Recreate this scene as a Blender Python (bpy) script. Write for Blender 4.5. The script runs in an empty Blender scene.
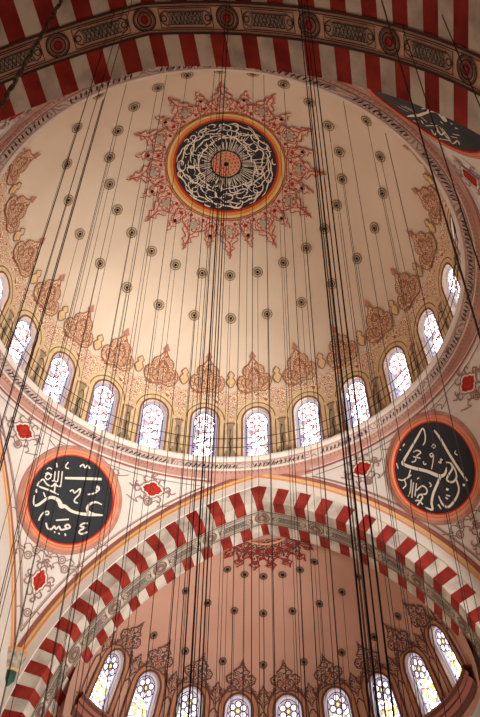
import bpy, bmesh, math, random
import numpy as np
from mathutils import Vector, Matrix
from mathutils.geometry import delaunay_2d_cdt
from mathutils.bvhtree import BVHTree

PI = math.pi
R_ = math.radians
S = 10.0          # metres per dome radius
Z0 = 30.9         # height of the cornice lip above the floor
rnd = random.Random(7)
scene = bpy.context.scene
COL = scene.collection

TEXT = {"left":[[[-0.69,0.81,0.066],[0.21,1.17,0.086],[1.07,1.5,0.079]],[[1.81,-0.11,0.046],[1.2,-0.31,0.099],[0.73,-0.46,0.086],[0.22,-0.52,0.086],[-0.15,-0.44,0.099],[-0.35,-0.49,0.145],[-0.59,-0.3,0.118],[-0.93,-0.29,0.092],[-1.17,-0.48,0.079],[-1.36,-0.8,0.079],[-1.53,-0.94,0.059],[-1.68,-0.8,0.046],[-1.77,-0.53,0.03]],[[1.55,0.34,0.033],[1.22,0.34,0.059],[0.99,0.17,0.072],[0.91,-0.08,0.086],[1.04,-0.24,0.086],[1.38,-0.24,0.072]],[[0.93,1.07,0.046],[1.08,1.08,0.046],[1.14,0.95,0.046],[1.01,0.87,0.046],[0.96,1.03,0.046],[1.12,0.97,0.046],[1.0,0.73,0.046],[0.69,0.52,0.046]],[[-0.21,0.32,0.046],[-0.1,0.43,0.046],[0.03,0.34,0.046],[0.14,0.5,0.046],[0.24,0.64,0.046],[0.28,0.36,0.046],[0.17,0.09,0.046],[0.19,-0.05,0.046],[0.38,-0.06,0.046]],[[-0.82,1.59,0.039],[-0.88,1.39,0.039],[-0.81,1.29,0.039],[-0.68,1.32,0.039]],[[-0.19,1.63,0.046],[-0.07,1.8,0.046],[0.07,1.69,0.046],[0.16,1.84,0.046],[0.33,1.75,0.046]],[[-0.94,1.06,0.039],[-0.82,0.67,0.039],[-0.74,0.35,0.039]],[[-1.11,1.01,0.039],[-1.02,0.71,0.039],[-0.98,0.51,0.039],[-1.11,0.48,0.039]],[[-1.27,0.91,0.039],[-1.19,0.64,0.039],[-1.16,0.48,0.039],[-1.28,0.42,0.039]],[[-1.68,0.59,0.039],[-1.57,0.71,0.039],[-1.36,0.6,0.039],[-1.47,0.4,0.039],[-1.62,0.46,0.039],[-1.57,0.64,0.039],[-1.31,0.72,0.039]],[[-1.86,-0.05,0.039],[-1.61,-0.06,0.053],[-1.17,-0.03,0.053],[-0.67,-0.05,0.033]],[[-1.84,-0.03,0.046],[-1.77,0.2,0.046],[-1.67,0.32,0.046],[-1.51,0.23,0.046],[-1.35,0.17,0.046],[-1.13,0.21,0.046],[-1.04,0.38,0.046],[-0.91,0.31,0.046],[-0.72,0.36,0.046]],[[-1.02,0.33,0.046],[-0.96,0.11,0.046],[-0.92,-0.05,0.046]],[[-1.7,0.83,0.033],[-1.62,0.95,0.033],[-1.46,0.94,0.033]],[[-1.36,1.31,0.039],[-1.26,1.13,0.039]],[[-1.82,-0.32,0.033],[-1.7,-0.37,0.033],[-1.81,-0.22,0.033]],[[-1.42,-0.23,0.039],[-1.24,-0.41,0.039]],[[-1.07,-1.51,0.046],[-1.07,-1.27,0.046],[-0.99,-1.07,0.046],[-0.83,-0.96,0.046],[-0.76,-1.08,0.046],[-0.89,-1.13,0.046]],[[-0.7,-1.47,0.053],[-0.52,-1.67,0.053],[-0.32,-1.64,0.053],[-0.26,-1.47,0.053],[-0.12,-1.56,0.053],[-0.03,-1.4,0.053],[0.11,-1.5,0.053],[0.31,-1.4,0.053],[0.49,-1.25,0.053],[0.34,-1.16,0.053],[0.23,-1.28,0.053],[0.36,-1.33,0.053]],[[-0.3,-1.19,0.046],[0.27,-0.92,0.046]],[[0.07,-1.68,0.046],[0.15,-1.72,0.046]],[[0.38,-1.59,0.046],[0.46,-1.68,0.046]],[[-0.15,-1.69,0.039],[-0.08,-1.74,0.039]],[[1.22,-0.75,0.053],[1.01,-0.85,0.053],[0.94,-1.0,0.053],[1.18,-1.0,0.053],[1.03,-1.17,0.053],[1.01,-1.3,0.053],[1.17,-1.31,0.053],[1.39,-1.13,0.053]]],"right":[[[0.08,1.16,0.03],[0.27,1.25,0.04],[0.43,1.46,0.046],[0.52,1.72,0.046],[0.45,1.83,0.052],[0.05,1.66,0.069],[-0.67,1.35,0.075],[-1.18,1.12,0.086],[-1.31,0.99,0.092],[-0.96,0.57,0.092],[-0.39,0.04,0.092],[0.08,-0.5,0.104],[0.38,-0.56,0.075],[0.63,-0.37,0.046]],[[0.13,-0.53,0.081],[-0.24,-0.74,0.075],[-0.67,-0.97,0.075],[-1.02,-1.26,0.075],[-1.19,-1.54,0.069],[-1.44,-1.49,0.052],[-1.45,-1.26,0.03]],[[0.99,1.41,0.052],[1.06,0.96,0.075],[1.07,0.17,0.075],[1.1,-0.59,0.075],[1.11,-1.38,0.069]],[[0.72,-0.16,0.035],[0.89,-0.31,0.046],[0.86,-0.55,0.058],[0.48,-0.71,0.058],[0.29,-0.84,0.046],[0.46,-1.05,0.058],[0.76,-0.99,0.052],[0.92,-0.7,0.046],[0.93,-0.33,0.035]],[[0.7,-1.07,0.052],[0.54,-1.47,0.052],[0.15,-1.73,0.063],[-0.39,-1.85,0.069],[-0.58,-1.59,0.063],[-0.52,-1.2,0.03]],[[0.33,0.58,0.035],[0.18,0.6,0.035],[0.19,0.45,0.035],[0.34,0.5,0.035],[0.13,0.22,0.035],[-0.12,-0.02,0.035]],[[0.61,0.89,0.035],[0.65,0.76,0.035],[0.51,0.74,0.035],[0.48,0.86,0.035],[0.61,0.89,0.035]],[[-0.54,1.18,0.04],[-0.32,1.13,0.04],[-0.2,0.94,0.04],[-0.46,0.92,0.04],[-0.67,0.77,0.04],[-0.87,0.82,0.04]],[[-0.66,1.0,0.04],[-0.36,0.72,0.04]],[[-2.14,0.41,0.04],[-2.09,0.17,0.04],[-1.95,0.02,0.04],[-1.71,0.08,0.04],[-1.63,0.33,0.04],[-1.4,0.33,0.04],[-1.11,0.55,0.04]],[[-1.92,0.51,0.04],[-1.75,0.36,0.04],[-1.47,0.31,0.04],[-1.2,0.33,0.04]],[[-2.08,-0.04,0.04],[-2.11,-0.4,0.04],[-1.9,-0.43,0.04],[-1.64,-0.26,0.04],[-1.32,0.14,0.04]],[[-1.77,-0.58,0.04],[-1.29,-0.03,0.04]],[[-1.59,-0.61,0.04],[-1.17,-0.15,0.04]],[[-1.36,-0.43,0.046],[-0.97,-0.41,0.046],[-0.85,-0.65,0.046],[-1.01,-0.8,0.046],[-1.34,-0.67,0.046],[-1.53,-0.74,0.046]],[[-2.04,-0.69,0.046],[-2.02,-0.91,0.046],[-1.74,-1.0,0.046],[-1.44,-0.9,0.046],[-1.24,-0.82,0.046],[-1.29,-0.68,0.046]],[[-1.47,-1.11,0.046],[-1.53,-0.87,0.046],[-1.7,-0.78,0.046]],[[-1.04,-0.0,0.035],[-0.9,0.0,0.035]],[[-2.13,0.64,0.035],[-1.97,0.61,0.035]],[[0.82,-1.4,0.069],[0.91,-1.48,0.069]],[[-0.0,-1.13,0.069],[0.08,-1.23,0.069]],[[-0.29,-1.42,0.046],[-0.19,-1.55,0.046]],[[-0.17,-1.36,0.04],[-0.02,-1.5,0.04]],[[-0.78,-1.5,0.058],[-0.78,-1.74,0.03]],[[-0.96,1.86,0.04],[-0.89,1.72,0.04],[-0.74,1.76,0.04]],[[-1.12,1.68,0.035],[-1.03,1.59,0.035]],[[-1.6,1.22,0.035],[-1.72,1.12,0.035],[-1.66,0.94,0.035]],[[1.45,0.01,0.035],[1.35,-0.06,0.035],[1.41,-0.21,0.035]],[[-0.31,0.52,0.035],[-0.34,0.37,0.035],[-0.22,0.34,0.035]],[[0.39,0.08,0.04],[0.47,-0.04,0.04],[0.55,0.11,0.04],[0.62,0.02,0.04]],[[-0.55,-0.46,0.035],[-0.53,-0.63,0.035],[-0.65,-0.65,0.035]]],"near":[[[-0.24,2.5,0.03],[-0.1,1.71,0.084],[0.05,0.8,0.084],[0.33,-0.21,0.072],[0.49,-0.85,0.06],[0.76,-1.23,0.048],[0.75,-0.69,0.036]],[[0.52,-0.94,0.036],[0.31,-1.34,0.048],[-0.32,-1.14,0.084],[0.14,-1.53,0.06],[0.49,-1.6,0.03]],[[0.75,1.8,0.03],[0.27,1.51,0.03]],[[0.86,1.24,0.036],[0.43,0.89,0.036],[0.19,0.77,0.036]],[[0.84,0.88,0.03],[0.47,0.47,0.03]],[[0.41,-1.71,0.042],[-0.06,-1.95,0.042],[-0.48,-2.29,0.042]],[[-0.91,1.64,0.03],[-0.71,0.07,0.03]],[[-0.59,2.44,0.036],[-0.91,2.62,0.036],[-0.66,1.94,0.036]],[[-0.43,1.29,0.036],[-0.77,1.68,0.036]],[[-1.21,1.52,0.036],[-1.7,1.94,0.036],[-1.23,0.87,0.036],[-1.58,1.09,0.036]],[[-0.85,0.45,0.036],[-1.6,1.2,0.036],[-1.27,0.26,0.036]],[[-0.82,0.09,0.036],[-1.8,0.85,0.036]],[[-0.91,-0.02,0.036],[-1.92,0.73,0.036]],[[-1.95,2.5,0.036],[-1.98,1.87,0.036],[-2.26,1.76,0.036],[-2.02,0.77,0.036]],[[-1.62,0.66,0.036],[-2.26,0.97,0.036],[-1.93,0.03,0.036],[-2.28,0.35,0.036]],[[-1.62,0.2,0.036],[-1.67,-0.31,0.036]],[[-0.5,-1.3,0.048],[-0.6,-1.33,0.048]],[[-0.87,-1.18,0.048],[-0.96,-1.28,0.048]],[[-0.28,-0.81,0.036],[-0.48,-0.74,0.036]],[[-0.56,0.57,0.03],[-0.58,0.36,0.03]],[[-1.32,-0.4,0.036],[-1.44,-0.82,0.036]],[[0.2,0.66,0.036],[-0.15,0.74,0.036],[-0.52,0.89,0.036]]]}

# ------------------------------------------------------------------ colours and materials
def lin(c):
    return tuple((v / 12.92 if v <= .04045 else ((v + .055) / 1.055) ** 2.4) for v in (x / 255 for x in c)) + (1,)

def new_mat(name, rough=.85, spec=.2):
    m = bpy.data.materials.new(name); m.use_nodes = True
    nt = m.node_tree; b = nt.nodes['Principled BSDF']
    b.inputs['Roughness'].default_value = rough
    b.inputs['Specular IOR Level'].default_value = spec
    return m, nt, b

def mat_flat(name, c, c2=None, scale=.6, rough=.85, detail=4, spec=.2, lo=.35, hi=.65):
    m, nt, b = new_mat(name, rough, spec)
    if c2 is None:
        b.inputs['Base Color'].default_value = lin(c)
        return m
    tc = nt.nodes.new('ShaderNodeTexCoord'); n = nt.nodes.new('ShaderNodeTexNoise')
    n.inputs['Scale'].default_value = scale; n.inputs['Detail'].default_value = detail
    nt.links.new(tc.outputs['Object'], n.inputs['Vector'])
    r = nt.nodes.new('ShaderNodeValToRGB')
    r.color_ramp.elements[0].position = lo; r.color_ramp.elements[0].color = lin(c)
    r.color_ramp.elements[1].position = hi; r.color_ramp.elements[1].color = lin(c2)
    nt.links.new(n.outputs['Fac'], r.inputs['Fac']); nt.links.new(r.outputs['Color'], b.inputs['Base Color'])
    return m

def mat_scroll(name, base, line, accent, scale=1.6, bands=9, width=.42, acc_scale=.9, acc=.56):
    """contour lines of a smooth noise read as painted arabesque scrolls; a second noise swaps in an accent colour"""
    m, nt, b = new_mat(name)
    N = nt.nodes.new; L = nt.links.new
    tc = N('ShaderNodeTexCoord'); n = N('ShaderNodeTexNoise')
    n.inputs['Scale'].default_value = scale; n.inputs['Detail'].default_value = .6
    L(tc.outputs['Object'], n.inputs['Vector'])
    mul = N('ShaderNodeMath'); mul.operation = 'MULTIPLY'; mul.inputs[1].default_value = bands
    L(n.outputs['Fac'], mul.inputs[0])
    fr = N('ShaderNodeMath'); fr.operation = 'FRACT'; L(mul.outputs[0], fr.inputs[0])
    lt = N('ShaderNodeMath'); lt.operation = 'LESS_THAN'; lt.inputs[1].default_value = width; L(fr.outputs[0], lt.inputs[0])
    n2 = N('ShaderNodeTexNoise'); n2.inputs['Scale'].default_value = acc_scale * 2; n2.inputs['Detail'].default_value = 1
    L(tc.outputs['Object'], n2.inputs['Vector'])
    gt = N('ShaderNodeMath'); gt.operation = 'GREATER_THAN'; gt.inputs[1].default_value = acc; L(n2.outputs['Fac'], gt.inputs[0])
    mx = N('ShaderNodeMix'); mx.data_type = 'RGBA'; mx.inputs[6].default_value = lin(line); mx.inputs[7].default_value = lin(accent)
    L(gt.outputs[0], mx.inputs[0])
    mx2 = N('ShaderNodeMix'); mx2.data_type = 'RGBA'; mx2.inputs[6].default_value = lin(base)
    L(lt.outputs[0], mx2.inputs[0]); L(mx.outputs[2], mx2.inputs[7])
    L(mx2.outputs[2], b.inputs['Base Color'])
    return m

def mat_glass(name, strength, tint, warm):
    """leaded stained glass with daylight behind it: bright quarries, coloured motifs, dark leads, lilac border"""
    m, nt, b = new_mat(name, .3, .3)
    N = nt.nodes.new; L = nt.links.new
    tc = N('ShaderNodeTexCoord'); oi = N('ShaderNodeObjectInfo')
    add = N('ShaderNodeVectorMath'); add.operation = 'ADD'
    cmb = N('ShaderNodeCombineXYZ'); mr = N('ShaderNodeMath'); mr.operation = 'MULTIPLY'; mr.inputs[1].default_value = 0.0
    L(oi.outputs['Random'], mr.inputs[0]); L(mr.outputs[0], cmb.inputs[0])
    L(tc.outputs['Object'], add.inputs[0]); L(cmb.outputs[0], add.inputs[1])
    sp = N('ShaderNodeSeparateXYZ'); L(tc.outputs['Object'], sp.inputs[0])
    vo = N('ShaderNodeTexVoronoi'); vo.feature = 'DISTANCE_TO_EDGE'; vo.inputs['Scale'].default_value = 3.0
    vc = N('ShaderNodeTexVoronoi'); vc.feature = 'F1'; vc.inputs['Scale'].default_value = 3.0
    L(add.outputs[0], vo.inputs['Vector']); L(add.outputs[0], vc.inputs['Vector'])
    cs = N('ShaderNodeSeparateColor'); L(vc.outputs['Color'], cs.inputs[0])
    ramp = N('ShaderNodeValToRGB'); ramp.color_ramp.interpolation = 'CONSTANT'
    els = ramp.color_ramp.elements
    els[0].position = 0; els[0].color = (1, 1, 1, 1)
    dim = lambda c: tuple(x * .95 / strength for x in c[:3]) + (1,)
    els[1].position = .40; els[1].color = dim(tint)
    for pos, c in ((.50, (1, .98, .95, 1)), (.68, dim(warm)), (.76, dim((.45, .8, .55, 1))), (.80, (1, 1, 1, 1)), (.94, dim((.55, .55, 1, 1)))):
        e = els.new(pos); e.color = c
    L(cs.outputs[0], ramp.inputs['Fac'])
    # leads
    lead = N('ShaderNodeMapRange'); lead.inputs['From Min'].default_value = .05; lead.inputs['From Max'].default_value = .11
    L(vo.outputs['Distance'], lead.inputs['Value'])
    mx = N('ShaderNodeMix'); mx.data_type = 'RGBA'; mx.inputs[6].default_value = dim((.50, .20, .28, 1))
    L(lead.outputs[0], mx.inputs[0]); L(ramp.outputs[0], mx.inputs[7])
    # border glass
    ab = N('ShaderNodeMath'); ab.operation = 'ABSOLUTE'; L(sp.outputs[1], ab.inputs[0])
    bd = N('ShaderNodeMapRange'); bd.inputs['From Min'].default_value = .44; bd.inputs['From Max'].default_value = .50
    L(ab.outputs[0], bd.inputs['Value'])
    mb = N('ShaderNodeMix'); mb.data_type = 'RGBA'; mb.inputs[7].default_value = dim((.62, .55, .80, 1))
    L(bd.outputs[0], mb.inputs[0]); L(mx.outputs[2], mb.inputs[6])
    b.inputs['Base Color'].default_value = (.25, .24, .28, 1)
    L(mb.outputs[2], b.inputs['Emission Color'])
    b.inputs['Emission Strength'].default_value = strength
    return m

M = {}
def K(key, *a, **k): M[key] = mat_flat(key, *a, **k)
K('dome_plaster', (225, 204, 178), (218, 195, 168), scale=.25)
K('semi_plaster', (196, 150, 128), (188, 141, 119), scale=.3)
K('white_plaster', (232, 222, 208), (222, 210, 196), scale=.5)
K('pale_stone', (236, 228, 214), (224, 212, 196), scale=.5)
K('pink_stone', (206, 158, 140), (190, 138, 122), scale=.8)
K('dusty_pink', (176, 112, 98), (160, 96, 84), scale=1)
K('marble', (220, 208, 190), (166, 152, 138), scale=1.1, detail=8, lo=.42, hi=.72)
K('red_stone', (166, 56, 42), (130, 34, 30), scale=1.2, detail=6)
K('near_marble', (206, 180, 158), (176, 150, 130), scale=1.1, detail=8, lo=.42, hi=.72)
K('near_red', (150, 22, 22), (108, 12, 16), scale=1.2, detail=6)
K('near_band_shaded', (222, 184, 158), (206, 168, 144), scale=.8)  # band_cream copy with the overhead arch's warm dim light mixed into its colour
K('band_cream', (226, 208, 186), (212, 192, 170), scale=.8)
K('orange_line', (228, 154, 100))
K('yellow_line', (234, 190, 124))
K('gold_band', (228, 202, 158), (214, 182, 134), scale=3)
K('brown_line', (140, 92, 62))
K('dark_line', (74, 52, 44))
K('mauve_line', (158, 124, 116))
K('taupe', (168, 146, 118), (148, 126, 100), scale=2)
K('black_ground', (42, 44, 47), (50, 51, 53), scale=1, rough=.7)
K('ivory', (236, 224, 204))
K('roundel_orange', (232, 156, 116), (224, 140, 100), scale=2)
K('roundel_red', (206, 52, 34))
K('roundel_pink', (196, 146, 128), (176, 122, 108), scale=2)
K('crimson', (190, 48, 36), (160, 34, 28), scale=2)
K('brick_line', (186, 92, 70))
K('sage', (176, 172, 148))
K('salmon', (226, 164, 128), (214, 146, 110), scale=3)
K('olive_line', (110, 108, 70))
K('medallion_orange', (226, 140, 66), (214, 150, 70), scale=1)
K('medallion_red', (190, 60, 36))
K('cable_dark', (38, 30, 26), rough=.6)
K('cable_brown', (72, 54, 42), rough=.6)
K('chain_green', (112, 106, 82), (58, 56, 44), scale=6, rough=.5)
K('rosette_tan', (206, 182, 150), (190, 164, 130), scale=6)
K('rosette_brown', (132, 106, 78), (112, 88, 64), scale=6)
K('hook_dark', (30, 22, 18))
K('capital_stone', (200, 188, 166), (150, 136, 118), scale=3)
K('capital_green', (66, 98, 82), (50, 80, 66), scale=2)
K('carpet', (168, 140, 116), (146, 120, 98), scale=.4)  # unseen floor, toned neutral so its bounce does not redden the dome
K('jamb', (206, 186, 172), (190, 168, 154), scale=1)
K('band_line', (128, 112, 98))
K('fleuron_line', (158, 106, 80))
K('fleuron_tip', (190, 134, 112), (176, 118, 98), scale=4)
K('burst_line', (172, 76, 58))
K('crest_line', (138, 44, 38))
K('semi_line', (104, 66, 56))
K('semi_gold', (186, 128, 92), (170, 112, 80), scale=2)
K('grey_lattice_line', (60, 54, 50))
M['scroll_gold'] = mat_scroll('scroll_gold', (232, 208, 176), (184, 132, 98), (174, 104, 80), scale=3.0, bands=9, width=.45)
M['scroll_red'] = mat_scroll('scroll_red', (226, 192, 154), (160, 98, 72), (170, 116, 82), scale=3.4, bands=9, width=.5)
M['scroll_medal'] = mat_scroll('scroll_medal', (230, 204, 178), (208, 146, 122), (198, 152, 124), scale=3.0, bands=8, width=.36)
M['scroll_semi'] = mat_scroll('scroll_semi', (180, 138, 116), (92, 62, 58), (112, 76, 68), scale=3.0, bands=8, width=.48)
M['scroll_crest'] = mat_scroll('scroll_crest', (184, 140, 116), (112, 36, 34), (88, 46, 46), scale=2.6, bands=9, width=.55)
M['lattice'] = mat_scroll('lattice', (176, 164, 146), (124, 114, 104), (136, 122, 110), scale=3.2, bands=9, width=.5)
M['frieze'] = mat_scroll('frieze', (210, 190, 176), (160, 138, 130), (140, 116, 110), scale=1.8, bands=8, width=.35)
M['glass'] = mat_glass('stained_glass', 8, (1, .55, .48, 1), (1, .80, .55, 1))
def mat_emit(name, c, st):
    m, nt, b = new_mat(name, .3, .3)
    b.inputs['Base Color'].default_value = lin(tuple(int(x * .4) for x in c)); b.inputs['Emission Color'].default_value = lin(c); b.inputs['Emission Strength'].default_value = st
    return m
M['lilac_glass'] = mat_emit('lilac_glass', (216, 200, 214), .75)
M['violet_lead'] = mat_emit('violet_lead', (120, 70, 104), .35)
M['red_glass'] = mat_emit('red_glass', (206, 84, 84), .9)
M['yellow_glass'] = mat_emit('yellow_glass', (236, 220, 120), 1.5)
M['white_glass'] = mat_emit('white_glass', (255, 249, 240), 8)
M['petal_glass'] = mat_emit('petal_glass', (255, 236, 236), 1.5)
M['green_glass'] = mat_emit('green_glass', (150, 214, 160), 1.2)
M['semi_glass'] = mat_glass('stained_glass_yellow', 4.5, (1, .62, .50, 1), (1, .92, .42, 1))

# ------------------------------------------------------------------ objects
def tag(o, label=None, cat=None, group=None, kind=None):
    if label: o['label'] = label
    if cat: o['category'] = cat
    if group: o['group'] = group
    if kind: o['kind'] = kind
    return o

def link(o, parent=None):
    COL.objects.link(o)
    if parent is not None: o.parent = parent
    return o

def mesh_obj(name, verts, faces, mats, idx=None, parent=None, smooth=False, weld=0):
    me = bpy.data.meshes.new(name)
    me.from_pydata([tuple(v) for v in verts], [], faces)
    for m in mats: me.materials.append(M[m])
    if idx is not None: me.polygons.foreach_set('material_index', idx)
    if weld:
        bm = bmesh.new(); bm.from_mesh(me); bmesh.ops.remove_doubles(bm, verts=bm.verts, dist=weld)
        bmesh.ops.recalc_face_normals(bm, faces=bm.faces); bm.to_mesh(me); bm.free()
    if smooth: me.polygons.foreach_set('use_smooth', [True] * len(me.polygons))
    me.update()
    return link(bpy.data.objects.new(name, me), parent)

def empty(name, loc, rz=0):
    o = bpy.data.objects.new(name, None); o.location = loc; o.rotation_euler = (0, 0, rz); o.empty_display_size = .3
    return link(o)

def copy_tree(o, parent=None):
    c = o.copy(); COL.objects.link(c); c.parent = parent
    for ch in [x for x in bpy.data.objects if x.parent == o]: copy_tree(ch, c)
    return c

class Geo:
    """plain mesh collector with a material index per face"""
    def __init__(s): s.v = []; s.f = []; s.i = []
    def quad(s, pts, m=0):
        n = len(s.v); s.v += [tuple(p) for p in pts]; s.f.append(tuple(range(n, n + len(pts)))); s.i.append(m)
    def grid(s, rows, m=0, closed=False):
        n = len(s.v); w = len(rows[0])
        for r in rows: s.v += [tuple(p) for p in r]
        for a in range(len(rows) - 1):
            for b in range(w if closed else w - 1):
                c = (b + 1) % w
                s.f.append((n + a * w + b, n + a * w + c, n + (a + 1) * w + c, n + (a + 1) * w + b)); s.i.append(m)
    def tube(s, pts, r, k=6, m=0, cap=True):
        pts = [Vector(p) for p in pts]; rows = []
        for j, p in enumerate(pts):
            d = (pts[min(j + 1, len(pts) - 1)] - pts[max(j - 1, 0)]).normalized()
            a = d.orthogonal().normalized() if j == 0 else (a - d * a.dot(d)).normalized()
            b = d.cross(a); rr = r[j] if isinstance(r, (list, tuple)) else r
            rows.append([p + (a * math.cos(2 * PI * q / k) + b * math.sin(2 * PI * q / k)) * rr for q in range(k)])
        s.grid(rows, m, True)
        if cap:
            s.quad(rows[0][::-1], m); s.quad(rows[-1], m)
    def lathe(s, prof, k=48, ms=None, c=(0, 0)):
        for j in range(len(prof) - 1):
            rows = [[(c[0] + r * math.cos(2 * PI * q / k), c[1] + r * math.sin(2 * PI * q / k), z) for q in range(k)] for r, z in (prof[j], prof[j + 1])]
            s.grid(rows, ms[j] if ms else 0, True)
    def build(s, name, mats, parent=None, smooth=False, weld=0):
        return mesh_obj(name, s.v, s.f, mats, s.i, parent, smooth, weld)

class Art:
    """painted ornament drawn in a flat (u, v) sheet and then laid on a curved surface by a map f(u, v, height)"""
    def __init__(s): s.v = []; s.f = []; s.i = []; s.mats = []
    def mi(s, m):
        if m not in s.mats: s.mats.append(m)
        return s.mats.index(m)
    def fill(s, poly, m, layer=0, step=.6, holes=()):
        dense = []
        for k, p in enumerate(poly):
            p0, p1 = Vector(p), Vector(poly[(k + 1) % len(poly)]); c = max(1, math.ceil((p1 - p0).length / step))
            dense += [p0.lerp(p1, j / c) for j in range(c)]
        poly = dense
        co = [Vector(p) for p in poly]; ed = [(k, (k + 1) % len(poly)) for k in range(len(poly))]
        xs = [p[0] for p in poly]; ys = [p[1] for p in poly]
        x = min(xs) + step / 2
        while x < max(xs):
            y = min(ys) + step / 2
            while y < max(ys):
                co.append(Vector((x, y))); y += step
            x += step
        vs, es, fs, *_ = delaunay_2d_cdt(co, ed, [], 1, 1e-5)
        n = len(s.v); s.v += [(p.x, p.y, layer) for p in vs]
        q = s.mi(m)
        for f in fs: s.f.append(tuple(n + k for k in f)); s.i.append(q)
    def ribbon(s, pts, w, m, layer=1, closed=False, seg=None):
        """w: half width, one number or one per point"""
        P = [Vector((p[0], p[1])) for p in pts]
        W = list(w) if isinstance(w, (list, tuple)) else [w] * len(P)
        if seg:
            Q, V = [], []
            N = len(P)
            for k in range(N if closed else N - 1):
                a, b = P[k], P[(k + 1) % N]; c = max(1, int((b - a).length / seg))
                for j in range(c): Q.append(a.lerp(b, j / c)); V.append(W[k] + (W[(k + 1) % N] - W[k]) * j / c)
            if not closed: Q.append(P[-1]); V.append(W[-1])
            P, W = Q, V
        N = len(P); n = len(s.v); q = s.mi(m)
        for k in range(N):
            a = P[(k - 1) % N] if closed or k else P[k]; b = P[(k + 1) % N] if closed or k < N - 1 else P[k]
            d = (b - a); d = d.normalized() if d.length > 1e-9 else Vector((1, 0)); nrm = Vector((-d.y, d.x))
            for sg in (-1, 1):
                t = P[k] + nrm * W[k] * sg; s.v.append((t.x, t.y, layer))
        for k in range(N if closed else N - 1):
            c = (k + 1) % N
            s.f.append((n + 2 * k, n + 2 * c, n + 2 * c + 1, n + 2 * k + 1)); s.i.append(q)
    def disc(s, cx, cy, r, m, layer=1, k=14, squash=1):
        n = len(s.v); s.v.append((cx, cy, layer)); q = s.mi(m)
        for j in range(k): s.v.append((cx + r * math.cos(2 * PI * j / k), cy + squash * r * math.sin(2 * PI * j / k), layer))
        for j in range(k): s.f.append((n, n + 1 + j, n + 1 + (j + 1) % k)); s.i.append(q)
    def ring(s, cx, cy, r, hw, m, layer=1, k=64):
        s.ribbon([(cx + r * math.cos(2 * PI * j / k), cy + r * math.sin(2 * PI * j / k)) for j in range(k)], hw, m, layer, True)
    def build(s, name, f, parent=None, gap=.02, lift=.012):
        return mesh_obj(name, [f(u, v, gap + lift * l) for u, v, l in s.v], s.f, s.mats, s.i, parent)

def smooth_line(pts, n=6):
    """Catmull-Rom through points of any dimension"""
    P = [np.array(p, float) for p in pts]; out = []
    for k in range(len(P) - 1):
        a = P[k - 1] if k else 2 * P[0] - P[1]; b, c = P[k], P[k + 1]; d = P[k + 2] if k + 2 < len(P) else 2 * c - b
        for j in range(n):
            t = j / n
            out.append(.5 * (2 * b + (c - a) * t + (2 * a - 5 * b + 4 * c - d) * t * t + (3 * b - a - 3 * c + d) * t ** 3))
    out.append(P[-1])
    return out

# ------------------------------------------------------------------ shells of revolution with arched windows
class Profile:
    def __init__(s, pts, centre):
        q = np.array(smooth_line(pts, 10)) * S
        q[:, 1] += Z0
        s.r = np.maximum(q[:, 0], 0); s.z = q[:, 1]; s.c = centre
        s.s = np.concatenate([[0], np.cumsum(np.hypot(np.diff(s.r), np.diff(s.z)))]); s.L = s.s[-1]
    def R(s, v): return float(np.interp(v, s.s, s.r))
    def Z(s, v): return float(np.interp(v, s.s, s.z))
    def at_z(s, z): return float(np.interp(z * S + Z0, s.z, s.s))
    def P(s, th, v, off=0):
        r, z = s.R(v), s.Z(v)
        a, b = max(v - .05, 0), min(v + .05, s.L)
        dr, dz = s.R(b) - s.R(a), s.Z(b) - s.Z(a); l = math.hypot(dr, dz)
        r -= off * dz / l; z += off * dr / l
        return Vector((s.c[0] + r * math.cos(th), s.c[1] + r * math.sin(th), z))

class Opening:
    def __init__(s, prof, w, z_bot, z_top):
        s.w = w; s.b = prof.at_z(z_bot); s.t = prof.at_z(z_top); s.k = 1.08; s.spring = s.t - w * s.k
    def top(s, u): return s.spring + s.k * math.sqrt(max(s.w ** 2 - u * u, 0))
    def outline(s, grow=0, n=14, base=None):
        w = s.w + grow; k = (s.t + grow - s.spring) / w
        b = s.b if base is None else base
        return [(-w, b)] + [(w * -math.cos(PI * j / n), s.spring + k * w * math.sin(PI * j / n)) for j in range(n + 1)] + [(w, b)]

def shell(name, prof, op, centres, th0, th1, sector, mat, clip=None, full=False):
    g = Geo(); Rw = prof.R(op.spring)
    S1 = op.t + .5
    rows_up = [S1 + (prof.L - S1) * j / 40 for j in range(41)]
    thw = op.w / Rw
    edges = []
    n = round((th1 - th0) / sector)
    for k in range(n):
        a = th0 + k * sector
        edges += [a + sector * j / 12 for j in range(12)]
    edges.append(th1)
    cs = list(centres)
    for c in cs: edges += [c + thw * -math.cos(PI * j / 14) for j in range(15)]
    edges = sorted(edges)
    E = [edges[0]]
    for e in edges[1:]:
        if e - E[-1] > 1e-4: E.append(e)
    for a, b in zip(E[:-1], E[1:]):
        m = (a + b) / 2
        c = next((c for c in cs if abs(m - c) < thw), None)
        if c is None:
            rows = [S1 * j / 26 for j in range(27)]
            g.grid([[prof.P(a, v), prof.P(b, v)] for v in rows])
        else:
            ta, tb = op.top((a - c) * Rw), op.top((b - c) * Rw)
            g.grid([[prof.P(a, ta + (S1 - ta) * j / 12), prof.P(b, tb + (S1 - tb) * j / 12)] for j in range(13)])
            g.grid([[prof.P(a, op.b * j / 2), prof.P(b, op.b * j / 2)] for j in range(3)])
    def cl(th, v):
        if clip is None: return th
        r = prof.R(v); y = clip
        t = math.asin(min(1, y / max(r, 1e-6)))
        return t + (PI - 2 * t) * (th - th0) / (th1 - th0)
    for j in range(40):
        v0, v1 = rows_up[j], rows_up[j + 1]
        g.grid([[prof.P(cl(t, v0) if clip else t, v0) for t in E], [prof.P(cl(t, v1) if clip else t, v1) for t in E]])
    return g.build(name, [mat], smooth=True, weld=.002)

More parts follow.
